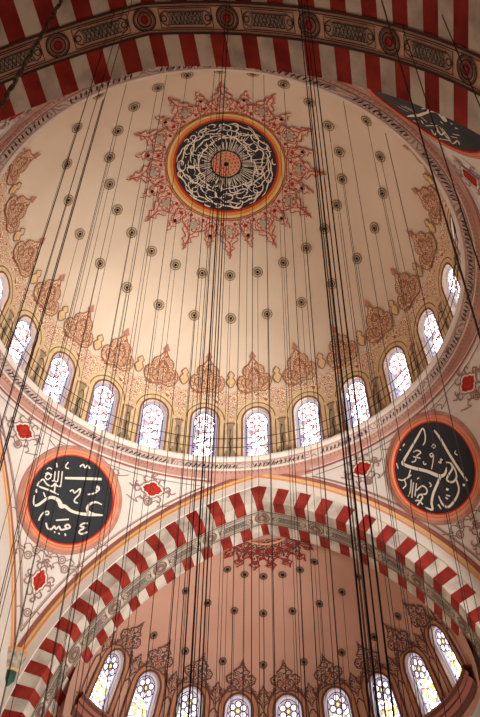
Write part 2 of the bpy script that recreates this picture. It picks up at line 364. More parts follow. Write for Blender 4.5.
def window(prof, op, Rg, n, mats, tilt=None):
    """window_<n>: plastered jamb through the wall, stained glass pane, painted arch on the wall round it; made for azimuth 0"""
    ol = op.outline()
    z_off = prof.Z(op.b); Rw = prof.R(op.spring)
    def loc(p): return Vector((p.x - prof.c[0] - Rg, p.y - prof.c[1], p.z - z_off))
    inner = [loc(prof.P(-u / Rw, v)) for u, v in ol]
    outer = [Vector((0, p.y, p.z)) for p in inner] if tilt is None else [p + Vector((tilt, 0, 0)) for p in inner]
    g = Geo(); g.grid([inner, outer], 0, True)
    root = g.build('window_%d' % n, [mats['jamb']])
    if tilt is None:
        gm = lambda u, v, o: Vector((-.01 - o, -u * .99, prof.Z(v) - z_off))
    else:
        gm = lambda u, v, o: loc(prof.P(-u / Rw, v)) + Vector((tilt - .01 - o, 0, 0))
    a = Art(); w = op.w
    a.fill(op.outline(.02), 'lilac_glass', 0, .5)
    body = op.outline(-.15, 14, op.b + .12)
    a.fill(body, mats['glass'], 1, .5)
    a.ribbon(body, .022, 'violet_lead', 2, True)
    top = op.t - .15; cy = op.spring + .02
    yel = mats['glass'] == 'semi_glass'
    # rose of petals in the arched head
    a.disc(0, cy, (w - .15) * .96, 'lilac_glass' if yel else 'white_glass', 2, 20)
    for j in range(6):
        t = PI / 6 + j * PI / 3; r = (w - .15) * .60
        x, y = r * math.cos(t), cy + r * math.sin(t)
        a.disc(x, y, (w - .15) * .27, 'petal_glass', 4, 10)
        a.ring(x, y, (w - .15) * .30, .028, 'violet_lead' if yel else 'red_glass', 5, 12)
    a.disc(0, cy, (w - .15) * .22, 'yellow_glass' if yel else 'white_glass', 4, 8); a.ring(0, cy, (w - .15) * .22, .022, 'violet_lead' if yel else 'red_glass', 5, 10)
    y = cy - w * 1.05; q = random.Random(n)
    k = 0
    while y > op.b + .35:
        xs = (-.24, .24) if k % 2 else (0,)
        for x in xs:
            if yel:
                for j in range(5):
                    t = 2 * PI * j / 5 + k
                    a.disc(x + .13 * math.cos(t), y + .13 * math.sin(t), .085, 'yellow_glass' if (j + k) % 3 else 'white_glass', 3, 7)
                a.disc(x, y, .05, 'green_glass', 4, 6)
            elif k < 2:
                a.ring(x, y, .15, .034, 'red_glass', 3, 10)
            else:
                a.disc(x, y, .10, 'white_glass', 3, 8)
        y -= .36; k += 1
    for e in (-1, 1):
        yy = op.b + .3
        while yy < op.spring:
            a.disc(e * (w - .2), yy, .045, 'green_glass' if int(yy * 10) % 3 == 0 else 'violet_lead', 3, 6); yy += .27
    pane = a.build('glass_pane', gm, root, 0, .004)
    fr = Art()
    for w0, hw, m in mats['lines']:
        fr.ribbon(op.outline(w0, 20), hw, m, 1 if hw < .09 else 0)
    f = fr.build('window_frame', lambda u, v, o: loc(prof.P(-u / Rw, v, o)), root)
    return root

def place_windows(proto, prof, op, Rg, angles, first):
    out = []
    for k, th in enumerate(angles):
        o = proto if k == 0 else copy_tree(proto)
        o.name = 'window_%d' % (first + k)
        o.location = (prof.c[0] + Rg * math.cos(th), prof.c[1] + Rg * math.sin(th), prof.Z(op.b))
        o.rotation_euler = (0, 0, th)
        out.append(o)
    return out

NUM = ['first', 'second', 'third', 'fourth', 'fifth', 'sixth', 'seventh', 'eighth', 'ninth', 'tenth', 'eleventh', 'twelfth', 'thirteenth',
       'fourteenth', 'fifteenth', 'sixteenth', 'seventeenth', 'eighteenth', 'nineteenth', 'twentieth', 'twenty-first', 'twenty-second', 'twenty-third', 'twenty-fourth']

# ================================================================== MAIN DOME
DOME = Profile([(1.047, -.02), (1.047, .06), (1.045, .14), (1.037, .22), (1.022, .30), (1.0027, .395), (.92, .596), (.771, .805),
                (.584, .947), (.42, 1.038), (.25, 1.097), (.1, 1.124), (0, 1.128)], (0, 0))
DOP = Opening(DOME, .70, .03, .348)
D15 = R_(15)
dome_angles = [R_(90 + 15 * k) for k in range(-5, 19)]
dome = shell('ceiling', DOME, DOP, dome_angles, dome_angles[0] - D15 / 2, dome_angles[0] - D15 / 2 + 2 * PI, D15, 'dome_plaster')
tag(dome, 'high beige plaster dome with painted crown medallion and ring of windows', 'dome', kind='structure')

order = [R_(90 - 15 * k) for k in range(-5, 19)]     # clockwise in the photo's sense, starting at the far-left window
dw = window(DOME, DOP, 10.66, 1, tilt=.24, mats=dict(jamb='jamb', glass='glass', lines=[(.045, .05, 'brown_line'), (.19, .10, 'gold_band'), (.31, .03, 'brown_line'), (.42, .08, 'gold_band')]))
dws = place_windows(dw, DOME, DOP, 10.66, order, 1)
for k, o in enumerate(dws):
    tag(o, 'arched stained glass window at the dome foot, out of sight above the overhead striped arch' if k > 11 else
        'arched stained glass window at the dome foot, %s along the visible arc from the thick chain side' % NUM[k], 'window', 'stained glass windows round the dome foot', 'structure')

def dome_map(th0=0.0):
    return lambda u, v, o: DOME.P(th0 - u / max(DOME.R(v), .4), v, o)
def dome_band(u, v, o):
    return DOME.P(-u / DOME.R(0), v, o)

def spread(proto, angles):
    """copies of one painted part turned about the axis it was drawn round"""
    out = [proto]
    for k, th in enumerate(angles):
        o = proto if k == 0 else proto.copy()
        if k: COL.objects.link(o); out.append(o)
        o.rotation_euler = (0, 0, th)
    return out

# scroll band with wavy upper edge round each window
def border_band(prof, op, half, s_top, wave, mats, name, parent, cx, base):
    a = Art(); R0 = prof.R(0)
    n = 26
    top = [(half - 2 * half * j / n, s_top + wave * abs(math.sin(2.5 * PI * j / n * 2)) * .6 + wave * math.cos(2 * PI * (j / n - .5))) for j in range(n + 1)]
    win = op.outline(.02, 16, base)
    poly = [(-half, base)] + win + [(half, base)] + top
    a.fill(poly, mats[0], 0, .5)
    Rr = prof.R(0)
    o = a.build(name, lambda u, v, w: Vector((prof.P(-u / Rr, v, w).x - prof.c[0], prof.P(-u / Rr, v, w).y - prof.c[1], prof.P(-u / Rr, v, w).z)), parent, .008)
    o.location = (prof.c[0], prof.c[1], 0)
    return o

def axis_part(art, name, prof, parent):
    def f(u, v, o):
        p = prof.P(-u / max(prof.R(v), .4), v, o)
        return Vector((p.x - prof.c[0], p.y - prof.c[1], p.z))
    o = art.build(name, f, parent); o.location = (prof.c[0], prof.c[1], 0)
    return o

bb = border_band(DOME, DOP, 10.47 * D15 / 2, DOME.at_z(.455), .16, ['scroll_gold'], 'painted_border', dome, 0, .16)
spread(bb, dome_angles)

# pier panels between windows
pn = Art()
s0, s1 = .18, DOME.at_z(.262)
pn.fill([(-.34, s0), (-.34, s1 - .2), (-.2, s1), (.2, s1), (.34, s1 - .2), (.34, s0)], 'brown_line', 3, .5)
pn.fill([(-.26, s0), (-.26, s1 - .26), (-.15, s1 - .09), (.15, s1 - .09), (.26, s1 - .26), (.26, s0)], 'taupe', 4, .5)
pn.ribbon(smooth_line([(0, s0 + .5), (.02, s0 + 1.0), (-.03, s0 + 1.3), (.03, s0 + 1.65)]), .035, 'dark_line', 5)
pn.ribbon([(-.47, s0), (-.47, s1 - .1), (-.28, s1 + .16), (.28, s1 + .16), (.47, s1 - .1), (.47, s0)], .07, 'gold_band', 3, seg=.4)
spread(axis_part(pn, 'pier_panel', DOME, dome), [t + D15 / 2 for t in dome_angles])

# large fleurons above the windows, small finials above the piers
def half_to_poly(h): return h + [(-u, v) for u, v in reversed(h) if abs(u) > 1e-6]
def fleuron(prof, base, H, Wd, fillm, linem, tipm):
    h = [(0, -.02), (.3, -.05), (.62, -.07), (.92, .01), (1.06, .15), (1.0, .29), (.84, .37), (.62, .375), (.56, .37), (.66, .45), (.62, .55), (.46, .62), (.30, .645), (.22, .70), (.12, .75), (.07, .80)]
    tip = [(.06, .79), (.22, .85), (.13, .9), (0, 1)]
    a = Art()
    body = [(u * Wd, base + v * H) for u, v in h]
    poly = half_to_poly(body)
    a.fill(poly, fillm, 3, .4)
    a.ribbon(poly, .028, linem, 4, True)
    t = half_to_poly([(0, base + .79 * H)] + [(u * Wd, base + v * H) for u, v in tip])
    a.fill(t, tipm, 3, .5)
    inner = [(u * .55, base + .06 * H + (v - base) * .62) for u, v in poly]
    a.ribbon(inner, .03, linem, 4, True)
    for e in (-1, 1): a.ribbon([(e * .55 * Wd + .26 * Wd * math.cos(x), base + .2 * H + .26 * Wd * math.sin(x)) for x in np.linspace(0, 2 * PI, 14)], .028, linem, 5)
    a.ribbon([(.24 * Wd * math.cos(x), base + .47 * H + .24 * Wd * math.sin(x)) for x in np.linspace(0, 2 * PI, 14)], .028, linem, 5)
    a.disc(0, base + .26 * H, .1 * Wd, tipm, 5)
    return a
fb = DOME.at_z(.452); ft = DOME.at_z(.655)
fl = axis_part(fleuron(DOME, fb, ft - fb, .88, 'scroll_red', 'fleuron_line', 'fleuron_tip'), 'painted_fleuron', DOME, dome)
spread(fl, dome_angles)
def finial(prof, base, H, Wd, m1, m2, line):
    a = Art()
    h = [(0, 0), (.5, .1), (1, .36), (.62, .55), (.35, .60), (.75, .74), (.55, .84), (0, 1)]
    p = half_to_poly([(u * Wd, base + v * H) for u, v in h])
    a.fill(p, m1, 3, .4); a.ribbon(p, .03, line, 4, True)
    a.disc(0, base + .36 * H, Wd * .5, m2, 5)
    return a
fb2 = DOME.at_z(.468)
spread(axis_part(finial(DOME, fb2, DOME.at_z(.558) - fb2, .25, 'gold_band', 'yellow_line', 'fleuron_line'), 'painted_finial', DOME, dome), [t + D15 / 2 for t in dome_angles])

# hook rosettes: two rings of 24 on the plaster
def rosette_mesh():
    a = Art()
    a.disc(0, 0, .29, 'rosette_tan', 0, 20)
    a.ring(0, 0, .275, .018, 'rosette_brown', 1, 24)
    a.ring(0, 0, .15, .035, 'rosette_brown', 1, 20)
    a.disc(0, 0, .08, 'hook_dark', 2, 10)
    return a
def dark_rosette():
    a = Art(); a.disc(0, 0, .2, 'rosette_brown', 0, 16); a.ring(0, 0, .19, .02, 'semi_line', 1, 16); a.disc(0, 0, .09, 'hook_dark', 2, 10)
    return a
ros_proto = rosette_mesh().build('hook_rosette', lambda u, v, o: Vector((u, v, o)))
ros_used = False
def place_rosette(prof, th, v, parent):
    global ros_used, ros_proto
    p = prof.P(th, v, .02); n = (prof.P(th, v, 1) - prof.P(th, v, 0)).normalized()
    up = prof.P(th, v + .1) - prof.P(th, v - .1); up = (up - n * up.dot(n)).normalized()
    x = up.cross(n)
    o = ros_proto if not ros_used else ros_proto.copy()
    if ros_used: COL.objects.link(o)
    ros_used = True
    o.parent = parent
    o.matrix_world = Matrix(((x.x, up.x, n.x, p.x), (x.y, up.y, n.y, p.y), (x.z, up.z, n.z, p.z), (0, 0, 0, 1)))
    return prof.P(th, v, .02)

hooks = []   # (ring name, index clockwise, point)
sA, sB = DOME.at_z(.947), DOME.at_z(.805)
for k in range(24):
    th = R_(270 - 7.5 - 15 * k)
    hooks.append(('inner', k, place_rosette(DOME, th, sA, dome)))
for k in range(24):
    th = R_(270 - 7.5 - 15 * k)
    hooks.append(('outer', k, place_rosette(DOME, th, sB, dome)))

# crown medallion
def polar(prof, ph=0.0):
    def f(u, v, o):
        rho = math.hypot(u, v) * (1 + .0022 * (u * u + v * v))
        return prof.P(math.atan2(v, u) + ph, prof.L - rho, o)
    return f
med = empty('calligraphy_medallion', (0, 0, DOME.Z(DOME.L) - .05))
tag(med, 'black round medallion of white radial lettering at the dome crown with red pointed border', 'medallion')
def wp(f, loc):   # world map -> local of an unrotated parent
    L = Vector(loc)
    return lambda u, v, o: f(u, v, o) - L
PM = wp(polar(DOME), med.location)
circ = lambda r, k=72: [(r * math.cos(2 * PI * j / k), r * math.sin(2 * PI * j / k)) for j in range(k)]
a = Art(); a.fill(circ(2.62), 'black_ground', 3, .35); a.build('disc', PM, med)
a = Art()
for r, w, m in ((2.67, .06, 'medallion_red'), (2.80, .08, 'medallion_orange'), (2.94, .065, 'yellow_line'), (3.03, .03, 'olive_line'), (3.09, .03, 'salmon')):
    a.ring(0, 0, r, w, m, 4, 96)
a.build('rim', PM, med)
a = Art(); a.fill(circ(.74, 32), 'salmon', 5, .35)
for r, n in ((.3, 8), (.48, 13), (.64, 18)):
    for j in range(n): a.disc(r * math.cos(2 * PI * j / n), r * math.sin(2 * PI * j / n), .05, 'medallion_red', 6, 6)
a.disc(0, 0, .13, 'hook_dark', 7)
a.build('centre_rosette', PM, med)
a = Art(); q = random.Random(3)
pol = lambda r, t: (r * math.cos(t), r * math.sin(t))
for j in range(84):                                   # tall radial letters pointing at the centre
    t = 2 * PI * (j + q.uniform(-.25, .25)) / 84; r0 = q.uniform(.80, .88); r1 = q.choice((1.15, 1.3, 1.6, 2.05))
    a.ribbon([pol(r0, t), pol((r0 + r1) / 2, t + q.uniform(-.02, .02)), pol(r1, t + q.uniform(-.03, .03))], [.012, .02, .014], 'ivory', 6)
for ring_r, n, sc in ((1.5, 22, .15), (1.85, 26, .2), (2.2, 30, .22), (2.42, 26, .12)):
    for j in range(n):                                # bowls, loops and sweeps of the script
        t = 2 * PI * (j + q.uniform(-.2, .2)) / n; r = ring_r + q.uniform(-.1, .1)
        kind = q.random(); c0 = q.uniform(0, 2 * PI)
        if kind < .55:
            pts = [(r + sc * math.sin(c0 + b) * q.uniform(.8, 1.1), t + sc / r * 1.5 * math.cos(c0 + b)) for b in np.linspace(0, q.uniform(3, 5.2), 7)]
        else:
            dr = q.uniform(-.25, .25)
            pts = [(r + dr * x, t + .30 / r * x * 2) for x in np.linspace(-.9, .9, 5)]
            pts = [(rr + .09 * math.sin(3 * kk), tt) for kk, (rr, tt) in enumerate(pts)]
        P = smooth_line([pol(min(rr, 2.54), tt) for rr, tt in pts], 3)
        a.ribbon(P, [.012 + .02 * math.sin(PI * x / (len(P) - 1)) for x in range(len(P))], 'ivory', 6)
    for j in range(n // 2):
        t = q.uniform(0, 2 * PI); a.disc(*pol(ring_r + q.uniform(-.15, .15), t), .035, 'ivory', 6, 5)
a.build('inscription', PM, med)
long_h = [(0, 5.03), (.11, 4.84), (.05, 4.72), (.17, 4.6), (.30, 4.55), (.14, 4.42), (.2, 4.3), (.34, 4.22), (.5, 4.1), (.38, 3.95), (.6, 3.8), (.74, 3.6), (.62, 3.4), (.8, 3.2), (.78, 3.1)]
short_h = [(0, 4.62), (.11, 4.44), (.05, 4.32), (.26, 4.2), (.14, 4.1), (.3, 3.92), (.2, 3.78), (.34, 3.56), (.3, 3.4), (.34, 3.1)]
def burst(h, big):
    a = Art(); L = h + [(-x, y) for x, y in reversed(h) if x > 0]
    a.fill(L, 'scroll_medal', 3 if not big else 3, .4)
    a.ribbon(L, .024, 'burst_line', 5, False)
    if big:
        for j in range(6): a.ring(.2 * math.cos(j * PI / 3), 3.72 + .2 * math.sin(j * PI / 3), .15, .02, 'burst_line', 5, 8)
        a.disc(0, 3.72, .2, 'sage', 6, 12); a.disc(0, 3.72, .06, 'salmon', 7, 6)
        for e in (-1, 1): a.disc(e * .34, 3.3, .08, 'crimson', 6, 7)
        a.ribbon(smooth_line([(-.55, 3.3), (-.3, 3.45), (-.5, 3.75), (-.2, 4.05), (0, 4.25), (.2, 4.05), (.5, 3.75), (.3, 3.45), (.55, 3.3)]), .022, 'brick_line', 5)
        a.ribbon(smooth_line([(0, 4.2), (.06, 4.5), (0, 4.9)]), .04, 'brick_line', 5)
    else:
        a.ribbon(smooth_line([(-.2, 3.3), (-.1, 3.6), (-.18, 3.85), (0, 4.15), (.18, 3.85), (.1, 3.6), (.2, 3.3)]), .02, 'brick_line', 5)
        a.disc(0, 3.5, .1, 'crimson', 6, 8); a.disc(0, 4.0, .09, 'hook_dark', 6, 8)
    return a
for k in range(12):
    for big, h, ph in ((True, long_h, 97.5), (False, short_h, 82.5)):
        t = R_(ph + 30 * k)
        f = lambda u, v, o, t=t: PM(v * math.cos(t) + u * math.sin(t), v * math.sin(t) - u * math.cos(t), o)
        burst(h, big).build('long_point' if big else 'short_point', f, med)
        if not big: hooks.append(('crown', k, DOME.P(t, DOME.L - 4.06, .25)))

# ================================================================== CORNICE AND RAILING
co = Geo(); u = lambda pr: [(r * S, z * S + Z0) for r, z in pr]
co.lathe(u([(1.05, .004), (1.0, .004), (.998, -.006), (1.004, -.016), (1.012, -.022), (1.018, -.026), (1.044, -.038), (1.049, -.034), (1.053, -.043), (1.066, -.052), (1.069, -.048), (1.074, -.058), (1.088, -.066), (1.092, -.062), (1.104, -.085)]),
         240, [0, 0, 0, 0, 1, 2, 1, 0, 1, 0, 3, 3, 4, 3])
cornice = co.build('trim_1', ['pale_stone', 'pink_stone', 'frieze', 'pink_stone', 'dusty_pink'], smooth=False)
tag(cornice, 'round pinkish cornice ring with dark leaf frieze under the dome windows', 'cornice', kind='structure')
# leaf frieze: slanted dark leaves, in short runs, and small beads below
a = Art()
NL = 300
for j in range(NL):
    if (j // 3) % 4 == 3: continue
    t = 2 * PI * j / NL
    r0, r1 = 10.21, 10.41
    a.ribbon([(r0, t), ((r0 + r1) / 2, t + .003), (r1, t + .009)], [.03, .05, .012], 'dark_line', 1)
for j in range(360):
    t = 2 * PI * j / 360
    a.ribbon([(10.555, t), (10.63, t)], .03, 'mauve_line', 1)
def cor_map(u_, t, o):
    # u_: radius in metres; the ribbon half-width is applied in (r, angle*1) space so widen angles by 1/r
    z = np.interp(u_ / S, [1.018, 1.044, 1.053, 1.066], [-.026, -.038, -.043, -.052])
    return Vector((u_ * math.cos(t), u_ * math.sin(t), z * S + Z0 - o - .01))
# ribbons above are drawn in (radius, angle): rebuild with arc-length u so the widths hold
b = Art(); b.mats = a.mats
def leaf(t, r0, r1, lean, hw, m):
    n = len(b.v); q = b.mi(m)
    for r, tt, w in ((r0, t, hw * .5), ((r0 + r1) / 2, t + lean * .4, hw), (r1, t + lean, hw * .3)):
        b.v.append((r, tt - w / r, 1)); b.v.append((r, tt + w / r, 1))
    for k in (0, 2): b.f.append((n + k, n + k + 1, n + k + 3, n + k + 2)); b.i.append(q)
b.v, b.f, b.i = [], [], []
for j in range(NL):
    if (j // 4) % 4 == 3: continue
    leaf(2 * PI * j / NL, 10.22, 10.41, .012, .045, 'dark_line')
for j in range(300): leaf(2 * PI * j / 300, 10.55, 10.64, 0, .045, 'mauve_line')
b.build('leaf_frieze', cor_map, cornice, 0, .01)

rail = empty('gallery_railing', (0, 0, Z0))
tag(rail, 'thin dark two-bar iron railing running round above the dome cornice', 'railing')
for z, nm in ((.122, 'rail'), (.062, 'rail')):
    g = Geo(); rows = []
    for j in range(192):
        t = 2 * PI * j / 192; c = Vector((9.98 * math.cos(t), 9.98 * math.sin(t), z * S)); e = Vector((math.cos(t), math.sin(t), 0))
        rows.append([c + (e * math.cos(q * PI / 2) + Vector((0, 0, 1)) * math.sin(q * PI / 2)) * .022 for q in range(4)])
    rows.append(rows[0]); g.grid(rows, 0, True)
    g.build(nm, ['cable_dark'], rail)
g = Geo(); g.tube(smooth_line([(10.44, 0, 1.9), (10.3, 0, 2.12), (10.12, 0, 1.95), (9.98, 0, 1.3), (9.98, 0, .0)], 6), .022, 4)
st = g.build('stay', ['cable_dark'], rail)
spread(st, [t + D15 / 2 for t in dome_angles])

# ================================================================== ARCHES
XC, ZC = .353, -1.551
ROUT, RIN, RE0 = 1.475, 1.385, 1.565
def arc(t, rho, side):
    """point of the pointed arch: t in degrees up from the springing, side +1/-1; clipped at the crown"""
    tmax = math.degrees(math.acos(XC / rho)); t = min(t, tmax)
    return side * (rho * math.cos(R_(t)) - XC), ZC + rho * math.sin(R_(t))
PER = 4.45
def arch(name, rz, label, rows, yf, mats, ROUT=ROUT, dk='dark_line', shift=0):
    """rows: depths of the soffit joints behind the face plane; built for the +y side and turned"""
    ms = [mats['white'], mats['red'], mats['band'], 'white_plaster', 'orange_line', 'yellow_line', 'dusty_pink', 'mauve_line']
    g = Geo()
    cx = lambda x: max(-1.09, min(1.09, x))
    for k in range(-42, 43):                      # stones counted from the crown, alternately red and white
        lo, hi = shift + k * PER / 2 - PER / 4, shift + k * PER / 2 + PER / 4
        red = k % 2 == 0
        for side in (-1, 1):
            p0, p1 = (max(lo, 0), hi) if side > 0 else (max(-hi, 0), -lo)
            if p1 <= p0 or p0 > 88: continue
            pts = [(90 if p0 == 0 and j == 0 else 75.6 - (p0 + (p1 - p0) * j / 2)) for j in range(3)]
            outer = [arc(q, ROUT, side) for q in pts]; inner = [arc(q, RIN, side) for q in pts]
            g.grid([[(cx(x) * S, yf * S, z * S + Z0) for x, z in outer], [(x * S, yf * S, z * S + Z0) for x, z in inner]], 1 if red else 0)
            for d0, d1, kind in rows:
                m = 2 if kind == 'band' else (1 if red else 0)
                g.grid([[(x * S, (yf + d) * S, z * S + Z0) for x, z in inner] for d in (d0, d1)], m)
    o = g.build(name, ms); o.rotation_euler = (0, 0, rz)
    tag(o, label, 'arch', kind='structure')
    # archivolt: white flat band and coloured fillets stepping forward of the stones
    g = Geo()
    L = [(ROUT, 0, 0), (ROUT + .002, -.006, 0), (1.520, -.006, 0), (1.521, -.010, 1), (1.530, -.010, 1), (1.531, -.006, 0), (1.535, -.006, 0), (1.536, -.010, 2), (1.545, -.010, 2), (1.546, -.005, 1), (1.552, -.005, 1), (1.553, -.008, 3), (1.566, -.008, 3), (1.568, .004, 3)]
    for side in (-1, 1):
        for (r0, d0, m0), (r1, d1, m1) in zip(L[:-1], L[1:]):
            rr = []
            for r, d in ((r0, d0), (r1, d1)):
                tm = math.degrees(math.acos(XC / r))
                row = []
                for j in range(61):
                    x, z = arc(-6 + (tm + 6) * j / 60, r, side); row.append((cx(x) * S, (yf + d) * S, z * S + Z0))
                rr.append(row)
            g.grid(rr, m1)
    g.build('archivolt', ['white_plaster', 'orange_line', 'yellow_line', 'dusty_pink'], o)
    # painted panels and roundels on the soffit band
    d0, d1 = [(a_, b_) for a_, b_, kd in rows if kd == 'band'][0]
    w = (d1 - d0) * S; mid = (yf + (d0 + d1) / 2) * S
    def smap(t0, side):
        def f(u_, v_, of):
            tt = t0 + math.degrees(u_ / (RIN * S)); sd = side; rho = RIN - of / S
            tm = math.degrees(math.acos(XC / RIN))
            if tt > tm: tt = 2 * tm - tt; sd = -side
            x, z = arc(tt, rho, sd)
            return Vector((x * S, mid + v_, z * S + Z0))
        return f
    tm = math.degrees(math.acos(XC / RIN))
    a = Art()
    for sg in (-1, 1):
        pass
    for side in (-1, 1):
        for k in range(7):
            t0 = tm - 11.6 * k
            if k == 0 and side == -1: continue
            m = Art(); rr = .36 * w
            m.ring(0, 0, rr, .024, dk, 1, 28); m.ring(0, 0, rr * .86, .012, dk, 1, 28)
            m.disc(0, 0, rr * .66, 'dusty_pink', 1, 20); m.ring(0, 0, rr * .66, .022, dk, 2, 24)
            m.disc(0, 0, rr * .34, mats['boss'], 3, 8); m.ring(0, 0, rr * .34, .02, dk, 4, 10)
            m.build('band_medallion', smap(t0, side), o, .02)
        for k in range(6):
            t0 = tm - 11.6 * (k + .5)
            m = Art(); hl = RIN * S * R_(11.6) / 2 - .52 * w; hh = .30 * w
            m.fill([(-hl * .72, -hh * .62), (hl * .72, -hh * .62), (hl * .62, 0), (hl * .72, hh * .62), (-hl * .72, hh * .62), (-hl * .62, 0)], 'lattice', 1, .4)
            m.ribbon([(-hl * .72, -hh * .62), (hl * .72, -hh * .62), (hl * .62, 0), (hl * .72, hh * .62), (-hl * .72, hh * .62), (-hl * .62, 0)], .014, dk, 2, True)
            m.ribbon([(-hl, -hh), (hl, -hh), (hl, hh), (-hl, hh)], .016, dk, 1, True, seg=.4)
            for e in (-1, 1):
                m.ring(e * hl * .84, 0, hh * .3, .018, dk, 2, 12)
                m.ribbon(smooth_line([(e * hl * .7, hh * .8), (e * hl * .9, hh * .5), (e * hl * .98, 0), (e * hl * .9, -hh * .5), (e * hl * .7, -hh * .8)], 3), .018, dk, 2)
            n = 8
            for j in range(n):
                x0 = -hl * .62 + 1.2 * hl * j / n; x1 = x0 + 1.2 * hl / n
                m.ribbon([(x0, -hh * .55), (x1, hh * .55)], .012, dk, 3); m.ribbon([(x0, hh * .55), (x1, -hh * .55)], .012, dk, 3)
            m.build('band_panel', smap(t0, side), o, .02)
        a.ribbon([(RIN * S * R_(tt), -w / 2 + .03) for tt in np.linspace(-6 - tm, 0, 60)], .04, dk, 1)
        a.ribbon([(RIN * S * R_(tt), w / 2 - .03) for tt in np.linspace(-6 - tm, 0, 60)], .04, dk, 1)
        a.ribbon([(RIN * S * R_(tt), -w / 2 + .14) for tt in np.linspace(-6 - tm, 0, 60)], .016, dk, 1)
        a.ribbon([(RIN * S * R_(tt), w / 2 - .14) for tt in np.linspace(-6 - tm, 0, 60)], .016, dk, 1)
        a.build('band_border', smap(tm, side), o, .02); a = Art()
    return o
far_rows = [(0, .076, 's'), (.076, .178, 'band'), (.178, .27, 's')]
near_rows = [(0, .105, 's'), (.105, .205, 'band'), (.205, .50, 's')]
mf = dict(white='marble', red='red_stone', band='band_cream', boss='sage')
YF = 1.09
arch_far = arch('arch_far', 0, 'wide pointed arch of red and white stones in front of the lower half dome', far_rows, YF, mf, dk='band_line')
arch_near = arch('arch_near', PI, 'red and pale striped arch soffit with ornamented band crossing overhead', near_rows, YF + .026, dict(white='marble', red='red_stone', band='near_band_shaded', boss='crimson'), shift=-1.2)
arch_left = arch('arch_left', PI / 2, 'side arch whose white edge band runs up beside the whitest corner wall', far_rows, YF, mf, 1.41, 'band_line')
arch_right = arch('arch_right', -PI / 2, 'side arch of red and white stones opposite the whitest corner wall', far_rows, YF, mf, 1.45, 'band_line')

# ================================================================== PENDENTIVES
def xE(z): return max(math.sqrt(max(RE0 ** 2 - (z - ZC) ** 2, 0)) - XC, 0)
def rdiag(z): return 1.09 + (-.08 - z) / .87 * .45
def pend(z, t):
    """t -1..1 across the quadrant +x +y, from the +x arch to the +y arch"""
    xa = min(xE(z), 1.0899); m = rdiag(z) / math.sqrt(2)
    m = max(m, (xa + 1.09) / 2 + 1e-4)
    k = (xa * xa + 1.09 ** 2 - 2 * m * m) / (2 * (xa + 1.09) - 4 * m); rr = (m - k) * math.sqrt(2)
    a1 = math.atan2(1.09 - k, xa - k); a0 = PI / 2 - a1; a_ = (a0 + a1) / 2 + (a1 - a0) / 2 * t
    return Vector(((k + rr * math.cos(a_)) * S, (k + rr * math.sin(a_)) * S, z * S + Z0))
PEND_BM = None
def pendentive(name, rz, label):
    global PEND_BM
    zs = [-.06 - (.945 - .06) * (j / 48) ** 1.0 for j in range(49)]
    g = Geo(); g.grid([[pend(z, -1 + 2 * j / 36) for j in range(37)] for z in zs])
    if PEND_BM is None:
        PEND_BM = BVHTree.FromPolygons([Vector(v) for v in g.v], g.f)
    o = g.build(name, ['white_plaster'], smooth=True); o.rotation_euler = (0, 0, rz)
    tag(o, label, 'pendentive', kind='structure')
    return o
def on_pend(c, x, y):
    """map for ornament drawn on the tangent sheet at c (quadrant +x +y), dropped onto the pendentive"""
    n = x.cross(y).normalized()
    def f(u_, v_, of):
        p = c + x * u_ + y * v_
        h, nn, i, d = PEND_BM.ray_cast(p + n * 2, -n)
        if h is None: h = p
        return h + n * of
    return f
def frame_at(z, t):
    p = pend(z, t); dx = (pend(z, t + .01) - pend(z, t - .01)).normalized(); dz = (pend(z + .01, t) - pend(z - .01, t)).normalized()
    n = dx.cross(dz).normalized()
    if n.dot(Vector((-p.x, -p.y, 0))) < 0: n = -n
    Z_ = Vector((0, 0, 1)); y = (Z_ - n * Z_.dot(n)).normalized(); x = y.cross(n)
    return p, x, y, n
def cartouche(sz, tall):
    a = Art()
    h = [(0, .62), (.16, .52), (.2, .4), (.36, .3), (.42, .12), (.52, 0), (.42, -.12), (.36, -.3), (.2, -.4), (.16, -.52), (0, -.62)]
    P = [(x * sz, y * sz * tall) for x, y in h] + [(-x * sz, y * sz * tall) for x, y in h[1:-1][::-1]]
    Q = [(x * 1.28, y * 1.26) for x, y in P]; 
    a.fill(Q, 'ivory', 1, .4); a.fill(P, 'crimson', 2, .4)
    a.ribbon([(x * .45, y * .45) for x, y in P], .03, 'medallion_red', 3, True)
    O = [(x * 1.34, y * 1.32) for x, y in P]
    a.ribbon(O, .028, 'mauve_line', 2, True)
    k = len(O)
    for j in range(0, k, 2):                        # curling leaves round the outline
        x, y = O[j]; l = math.hypot(x, y); nx, ny = x / l, y / l; tx, ty = -ny, nx
        a.ribbon(smooth_line([(x, y), (x + nx * .2 + tx * .12, y + ny * .2 + ty * .12), (x + nx * .34, y + ny * .34), (x + nx * .26 - tx * .12, y + ny * .26 - ty * .12)], 4), .034, 'mauve_line', 2)
    for sg in (-1, 1):
        y = sg * sz * tall * .62
        a.ribbon(smooth_line([(0, y * 1.3), (.1, y * 1.5), (-.08, y * 1.75), (.06, y * 2.0)], 4), .03, 'mauve_line', 2)
        x = sg * sz * .52
        a.ribbon(smooth_line([(x * 1.3, 0), (x * 1.6, .1), (x * 1.9, -.06), (x * 2.3, .05)], 4), .03, 'mauve_line', 2)
    return a
QUAD = [('pendentive_far_right', 0, 'curved pale corner wall carrying the roundel of slanting triangular letters'), ('pendentive_far_left', PI / 2, 'curved white corner wall carrying the roundel with a level bar'),
        ('pendentive_near_left', PI, 'sliver of curved white corner wall beyond the thick greenish chain'), ('pendentive_near_right', -PI / 2, 'curved corner wall with the roundel cut by the overhead arch')]
pends = []
